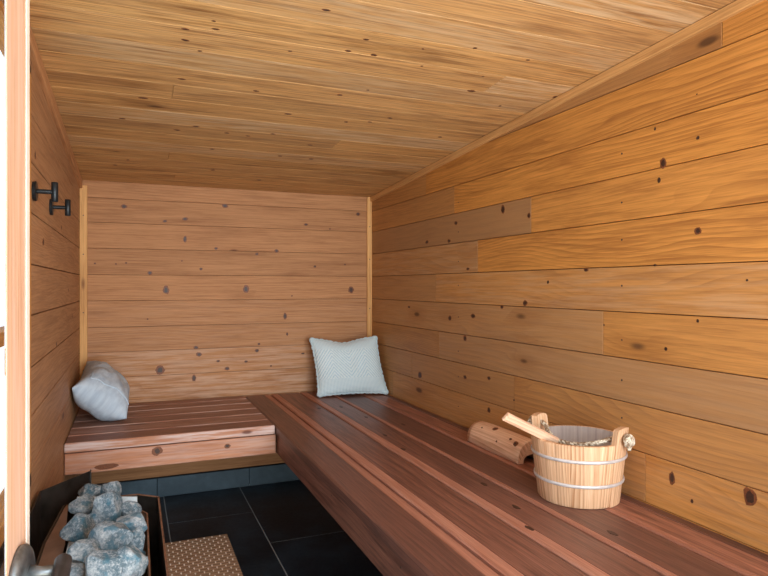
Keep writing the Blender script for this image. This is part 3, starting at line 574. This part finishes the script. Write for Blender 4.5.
# ================================================ bucket
BC = V((1.226, 1.452, BT + .0008)); HT = .178; NS = 18
bk = thing('wooden_bucket', 'round pale pine sauna bucket with two hoops and a rope handle on the bench', 'bucket', BC)
def br(z): return .116 + (.137 - .116) * z / HT
lat = V((.9237, -.3831, 0)); dep = V((.3831, .9237, 0))
ea = math.atan2((-.095 * lat + .100 * dep).y, (-.095 * lat + .100 * dep).x); EH = .25      # direction of the far left ear
m = MB(); seg = 6; TH = .013
for sidx in range(NS):
    if sidx in (0, NS // 2): continue
    hv, q_ = divmod(sidx, NS // 2); st_ = (math.pi - 2 * EH) / (NS // 2 - 1); a0 = ea + hv * math.pi + EH + (q_ - 1) * st_; a1 = a0 + st_
    tint = rt(.55, 0, 0, .1); ou, ov = random.uniform(0, 20), random.uniform(0, 20); b = len(m.v)
    for z in (.0, .004, HT - .003, HT):
        ins = .002 if z in (0, HT) else 0
        for j in range(seg + 1):
            a = a0 + (a1 - a0) * j / seg; e = .0009 if j in (0, seg) else 0
            m.v.append((BC.x + (br(z) - ins - e) * math.cos(a), BC.y + (br(z) - ins - e) * math.sin(a), BC.z + z))
    for z in (HT, .0):
        for j in range(seg + 1):
            a = a0 + (a1 - a0) * j / seg; m.v.append((BC.x + (br(z) - TH) * math.cos(a), BC.y + (br(z) - TH) * math.sin(a), BC.z + z))
    n = seg + 1; zz = [0, .004, HT - .003, HT, HT + TH, 2 * HT + TH]; arc = .044
    for i in range(5):
        for j in range(seg):
            m.face([b + i * n + j, b + i * n + j + 1, b + (i + 1) * n + j + 1, b + (i + 1) * n + j],
                   [(ou + zz[i], ov + arc * j / seg), (ou + zz[i], ov + arc * (j + 1) / seg), (ou + zz[i + 1], ov + arc * (j + 1) / seg), (ou + zz[i + 1], ov + arc * j / seg)], tint, 1 if i == 4 else 0, i in (1, 4))
m.build('stave_wall', [M_PINE, M_PINEIN], bk)
def ear(a_c, name, lbl=None):
    m = MB(); tint = rt(.55, 0); hw = EH; top = HT + .046; b = len(m.v); hole_z = HT + .018
    zs = [0, .004, HT, HT + .036, top]; R0 = .0
    for z in zs:
        for rad in (br(z) + .001, br(z) - TH - .003):
            for j in range(7):
                t_ = (j / 6. * 2 - 1); k_ = 1.0 if z <= HT else (.95 if z < top else .86)
                a = a_c + hw * t_ * k_ * .99; m.v.append((BC.x + rad * math.cos(a), BC.y + rad * math.sin(a), BC.z + z - (.004 * t_ * t_ if z == top else 0)))
    ou = random.uniform(0, 9)
    for i in range(len(zs) - 1):
        for side in (0, 1):
            for j in range(6):
                A = b + i * 14 + side * 7 + j; uvs = [(ou + zs[i], .045 * j / 6), (ou + zs[i], .045 * (j + 1) / 6), (ou + zs[i + 1], .045 * (j + 1) / 6), (ou + zs[i + 1], .045 * j / 6)]
                m.face([A, A + 1, A + 15, A + 14], uvs, tint, 0)
        for j in (0, 6):
            A = b + i * 14 + j; m.face([A, A + 7, A + 21, A + 14], [(ou + zs[i], 0), (ou + zs[i], .016), (ou + zs[i + 1], .016), (ou + zs[i + 1], 0)], tint, 0)
    for i in (0, len(zs) - 1):
        for j in range(6): A = b + i * 14 + j; m.face([A, A + 1, A + 8, A + 7], [(ou, 0), (ou, .01), (ou + .01, .01), (ou + .01, 0)], tint, 0)
    return m.build(name, M_PINE, bk, fix=True)
ear(ea, 'handle_stave'); ear(ea + math.pi, 'handle_stave')
for zc in (.064, .134):
    m = MB(); rr = []
    for i in range(65):
        a = 2 * math.pi * i / 64; cx = V((math.cos(a), math.sin(a), 0))
        rr.append([BC + cx * (br(zc) + .0025 + .0028 * math.cos(q * math.pi / 4)) + V((0, 0, zc + .0048 * math.sin(q * math.pi / 4))) for q in range(8)])
    m.rings(rr, cap0=False, cap1=False); m.build('hoop', M_BAND, bk, fix=True)
m = MB(); m.rings([[(BC.x + (br(z) - TH - .0005) * math.cos(2 * math.pi * j / 40), BC.y + (br(z) - TH - .0005) * math.sin(2 * math.pi * j / 40), BC.z + z) for j in range(40)] for z in (.008, .02)], smooth=False); m.build('bottom', M_PINEIN, bk, fix=True)
# rope handle: three-strand twist hanging across the inside, knotted outside each raised stave
def rope(m, pts, r=.0062, turns=60):
    # resample
    P_ = [V(p) for p in pts]; L = [0]
    for a, b in zip(P_[:-1], P_[1:]): L.append(L[-1] + (b - a).length)
    N = max(24, int(L[-1] / .0022)); path = []
    import bisect
    for i in range(N + 1):
        s_ = L[-1] * i / N; k_ = min(len(L) - 2, max(0, bisect.bisect_right(L, s_) - 1)); t_ = (s_ - L[k_]) / max(1e-9, L[k_ + 1] - L[k_])
        p0, p1, p2, p3 = P_[max(0, k_ - 1)], P_[k_], P_[k_ + 1], P_[min(len(P_) - 1, k_ + 2)]
        path.append(.5 * ((2 * p1) + (p2 - p0) * t_ + (2 * p0 - 5 * p1 + 4 * p2 - p3) * t_ ** 2 + (3 * p1 - p0 - 3 * p2 + p3) * t_ ** 3))
    prev = None
    fr = []
    for i, p in enumerate(path):
        t = (path[min(i + 1, N)] - path[max(i - 1, 0)]).normalized()
        a = t.orthogonal().normalized() if prev is None else (prev - t * prev.dot(t)).normalized(); prev = a; fr.append((p, a, t.cross(a)))
    for st_ in range(3):
        pp = [p + (a * math.cos(st_ * 2.0944 + i * .0022 / .0058) + b * math.sin(st_ * 2.0944 + i * .0022 / .0058)) * r * .52 for i, (p, a, b) in enumerate(fr)]
        m.tube(pp, r * .56, 7)
e1 = V((math.cos(ea), math.sin(ea), 0)); e2 = -e1; tn = V((-e1.y, e1.x, 0))
if tn.dot(dep) > 0: tn = -tn                               # towards the viewer
hz = HT + .022
q1 = BC + e1 * (br(HT) + .012) + V((0, 0, hz)); q2 = BC + e2 * (br(HT) + .010) + V((0, 0, hz - .004))
m = MB()
rope(m, [q1, BC + e1 * (br(HT) - .004) + V((0, 0, hz + .002)), BC + e1 * .105 + tn * .008 + V((0, 0, hz - .006)), BC + e1 * .082 + tn * .030 + V((0, 0, HT + .004)), BC + e1 * .035 + tn * .060 + V((0, 0, HT - .009)),
         BC + e2 * .03 + tn * .064 + V((0, 0, HT - .010)), BC + e2 * .075 + tn * .042 + V((0, 0, HT - .002)), BC + e2 * .105 + tn * .012 + V((0, 0, hz - .012)), BC + e2 * (br(HT) - .006) + V((0, 0, hz - .004)), q2], .0066)
rp = m.build('rope_handle', M_ROPE, bk)
for q, e in ((q1, e1), (q2, e2)):
    m = MB(); s_ = e.cross(V((0, 0, 1)))
    kp = []
    for i in range(26):
        a = i / 25 * 4 * math.pi; kp.append(q + e * (.006 + .004 * math.sin(a * 1.5)) + (s_ * math.cos(a) + V((0, 0, 1)) * math.sin(a)) * (.0165 if i % 13 < 8 else .010) + V((0, 0, -.010)))
    rope(m, kp, .0066); kp = [q + e * .012 + V((0, 0, .004)), q + e * .014 + s_ * .005 + V((0, 0, -.012)), q + e * .010 + s_ * .006 + V((0, 0, -.030))]
    rope(m, kp, .0056); m.build('rope_knot', M_ROPE, rp)
for c_ in list(rp.children): c_.location = (0, 0, 0)

# ladle leaning over the rim
ld = thing('wooden_ladle', 'wooden ladle with a flat pale handle leaning over the bucket rim', 'ladle', BC)
def P3(u, v, depth):
    f = (u - 384) / 610.; a = math.atan(253 / 610.); return V(((math.sin(a) + f * math.cos(a)) * depth, (math.cos(a) - f * math.sin(a)) * depth, H + (286 - v) / 610. * depth))
A = P3(506, 418, 1.70); B = P3(566, 448, 1.80); dl = (B - A).normalized(); Lh = (B - A).length + .035
upv = (V((0, 0, 1)) - dl * dl.z).normalized(); wv = dl.cross(upv).normalized()
m = MB(); wv2 = (wv * .55 + upv * .83).normalized(); nv = dl.cross(wv2).normalized()
if nv.y > 0: nv = -nv
m.plank(A - wv2 * .013, dl, wv2, nv, Lh, .026, .011, .003, (.6, 0, .4, .3)); m.build('handle', M_HEAD, ld)
E_ = A + dl * (Lh + .026); m = MB()
rr = [[E_ + V((r * math.cos(j * math.pi / 12), r * math.sin(j * math.pi / 12), z)) for j in range(24)] for z, r in ((-.028, .018), (-.026, .026), (.004, .030), (.004, .026), (-.022, .022), (-.023, .001))]
m.rings(rr); m.build('cup', M_HEAD, ld, fix=True)

# ================================================ wooden headrest lying against the wall
m = MB(); y0, y1 = 1.785, 2.135; n = 16; rr = []; wid = .120; ht = .078
def arch(t, w_, h_): return (w_ / 2 * math.cos(math.pi * t), h_ * (math.sin(math.pi * t) ** .75))
N_ = 14
secs = []
for i in range(N_ + 1):
    y = y0 + (y1 - y0) * i / N_; e = min(1, min(i, N_ - i) * 3. / N_); sc = .965 + .035 * math.sin(e * math.pi / 2)
    cx = 1.305 + .0; sec = []
    for t in range(n + 1): ax, az = arch(t / n, wid * sc, ht * sc); sec.append((cx - ax, y, BT + .0008 + az))
    for t in range(n, -1, -1): ax, az = arch(t / n, (wid - .045) * sc, (ht - .048) * sc); sec.append((cx - ax, y, BT + .0008 + az))
    secs.append(sec)
m.rings(secs, us=.025, vs=.011, tint=(.62, 0, .2, 0))
for (y, t, ra, rb_) in ((1.99, .40, .013, .010), (1.865, .30, .006, .005), (1.825, .25, .011, .010), (1.93, .16, .004, .004), (2.06, .3, .004, .003)):
    ax, az = arch(t, wid, ht); ax2, az2 = arch(t + .02, wid, ht); tg = V((-(ax2 - ax), 0, az2 - az)).normalized(); nn = V((-tg.z, 0, tg.x))
    m.disc(V((1.305 - ax, y, BT + .0008 + az)), (0, 1, 0), tg, nn, ra, rb_, 2, .0012); m.disc(V((1.305 - ax, y, BT + .0008 + az)), (0, 1, 0), tg, nn, ra * .5, rb_ * .5, 1, .0016)
hr = m.build('wooden_headrest', [M_HEAD, M_KNOT, M_HALO], None, fix=True); tag(hr, 'curved pale wooden headrest with knots on the bench, left of the bucket', 'headrest')

# ================================================ cushions
def cushion(name, c00, c10, c11, c01, thick, mat, label, sag=0.0, scallop=0, pinch=.05, N=56, wrinkle=0.0, uvs=1.0):
    c00, c10, c11, c01 = map(V, (c00, c10, c11, c01)); nrm = (c10 - c00).cross(c01 - c00).normalized()
    m = MB()
    def pt(u, v, side):
        a, b = 2 * u - 1, 2 * v - 1
        pu = u + pinch * -a * (1 - b * b) * .5 * abs(a); pv = v + pinch * -b * (1 - a * a) * .5 * abs(b)
        if scallop:
            if abs(a) > .999: pu += math.copysign(.009, a) * (abs(math.sin(v * math.pi * scallop)) - .5)
            if abs(b) > .999: pv += math.copysign(.009, b) * (abs(math.sin(u * math.pi * scallop)) - .5)
        p = c00 * (1 - pu) * (1 - pv) + c10 * pu * (1 - pv) + c11 * pu * pv + c01 * (1 - pu) * pv
        p += (c00 - c01) * sag * math.exp(-((a + .05) / .45) ** 2) * max(0, v - .3) ** 1.5
        prof = max(0, (1 - abs(a) ** 3) * (1 - abs(b) ** 3)) ** .55
        d = thick * .5 * prof
        if wrinkle and prof > .02: d += wrinkle * prof * (noise.noise(V((u * 3.2, v * 5.5, 3 * side))) + .5 * noise.noise(V((u * 9, v * 6, 7)))); 
        return p + nrm * d * side
    for side in (1, -1):
        b = len(m.v); 
        for i in range(N + 1):
            for j in range(N + 1): m.v.append(tuple(pt(i / N, j / N, side)))
        for i in range(N):
            for j in range(N):
                ids = [b + i * (N + 1) + j, b + (i + 1) * (N + 1) + j, b + (i + 1) * (N + 1) + j + 1, b + i * (N + 1) + j + 1]; q = [(i / N * uvs, j / N * uvs), ((i + 1) / N * uvs, j / N * uvs), ((i + 1) / N * uvs, (j + 1) / N * uvs), (i / N * uvs, (j + 1) / N * uvs)]
                if side < 0: ids = ids[::-1]; q = q[::-1]
                m.face(ids, q, smooth=True)
    o = m.build(name, mat)
    bm = bmesh.new(); bm.from_mesh(o.data); bmesh.ops.remove_doubles(bm, verts=bm.verts, dist=.0004); bmesh.ops.recalc_face_normals(bm, faces=bm.faces); bm.to_mesh(o.data); bm.free()
    tag(o, label, 'cushion'); return o, pt, nrm
mc, mpt, mn = cushion('cushion', (.962, 3.27, BT + .010), (1.355, 3.215, BT + .010), (1.335, 3.34, BT + .322), (.952, 3.40, BT + .318), .10, M_MACR, 'pale blue-white crocheted macrame cushion leaning in the right back corner', sag=.12, scallop=9, pinch=.06)
gc, gpt, gn = cushion('cushion', (-.018, 2.99, BT + .022), (-.020, 3.42, BT + .04), (-.205, 3.40, BT + .245), (-.236, 2.93, BT + .185), .19, M_COTTON, 'smooth grey-blue cotton cushion leaning against the left wall', pinch=.12, wrinkle=.009)

m = MB(); pts = []
for (ua, va, ub, vb) in ((0, 0, 1, 0), (1, 0, 1, 1), (1, 1, 0, 1), (0, 1, 0, 0)):
    for i in range(60): t_ = i / 60; pts.append(mpt(ua + (ub - ua) * t_, va + (vb - va) * t_, 1))
pts.append(pts[0])
def corner(i): d_ = min(i % 60, 60 - i % 60); return .0045 * math.exp(-(d_ / 2.2) ** 2)
m.tube(pts, [.0042 + .0030 * abs(math.sin(i * math.pi / 4)) + corner(i) for i in range(len(pts))], 8); m.build('crochet_border', M_MACR, mc)
for (u0, v0, u1, v1) in ((.13, .07, .13, .86), (.13, .86, .30, .90)):
    m = MB(); m.tube([gpt(u0 + (u1 - u0) * i / 30, v0 + (v1 - v0) * i / 30, 1) for i in range(31)], .0030, 8); m.build('seam', M_COTTON, gc)
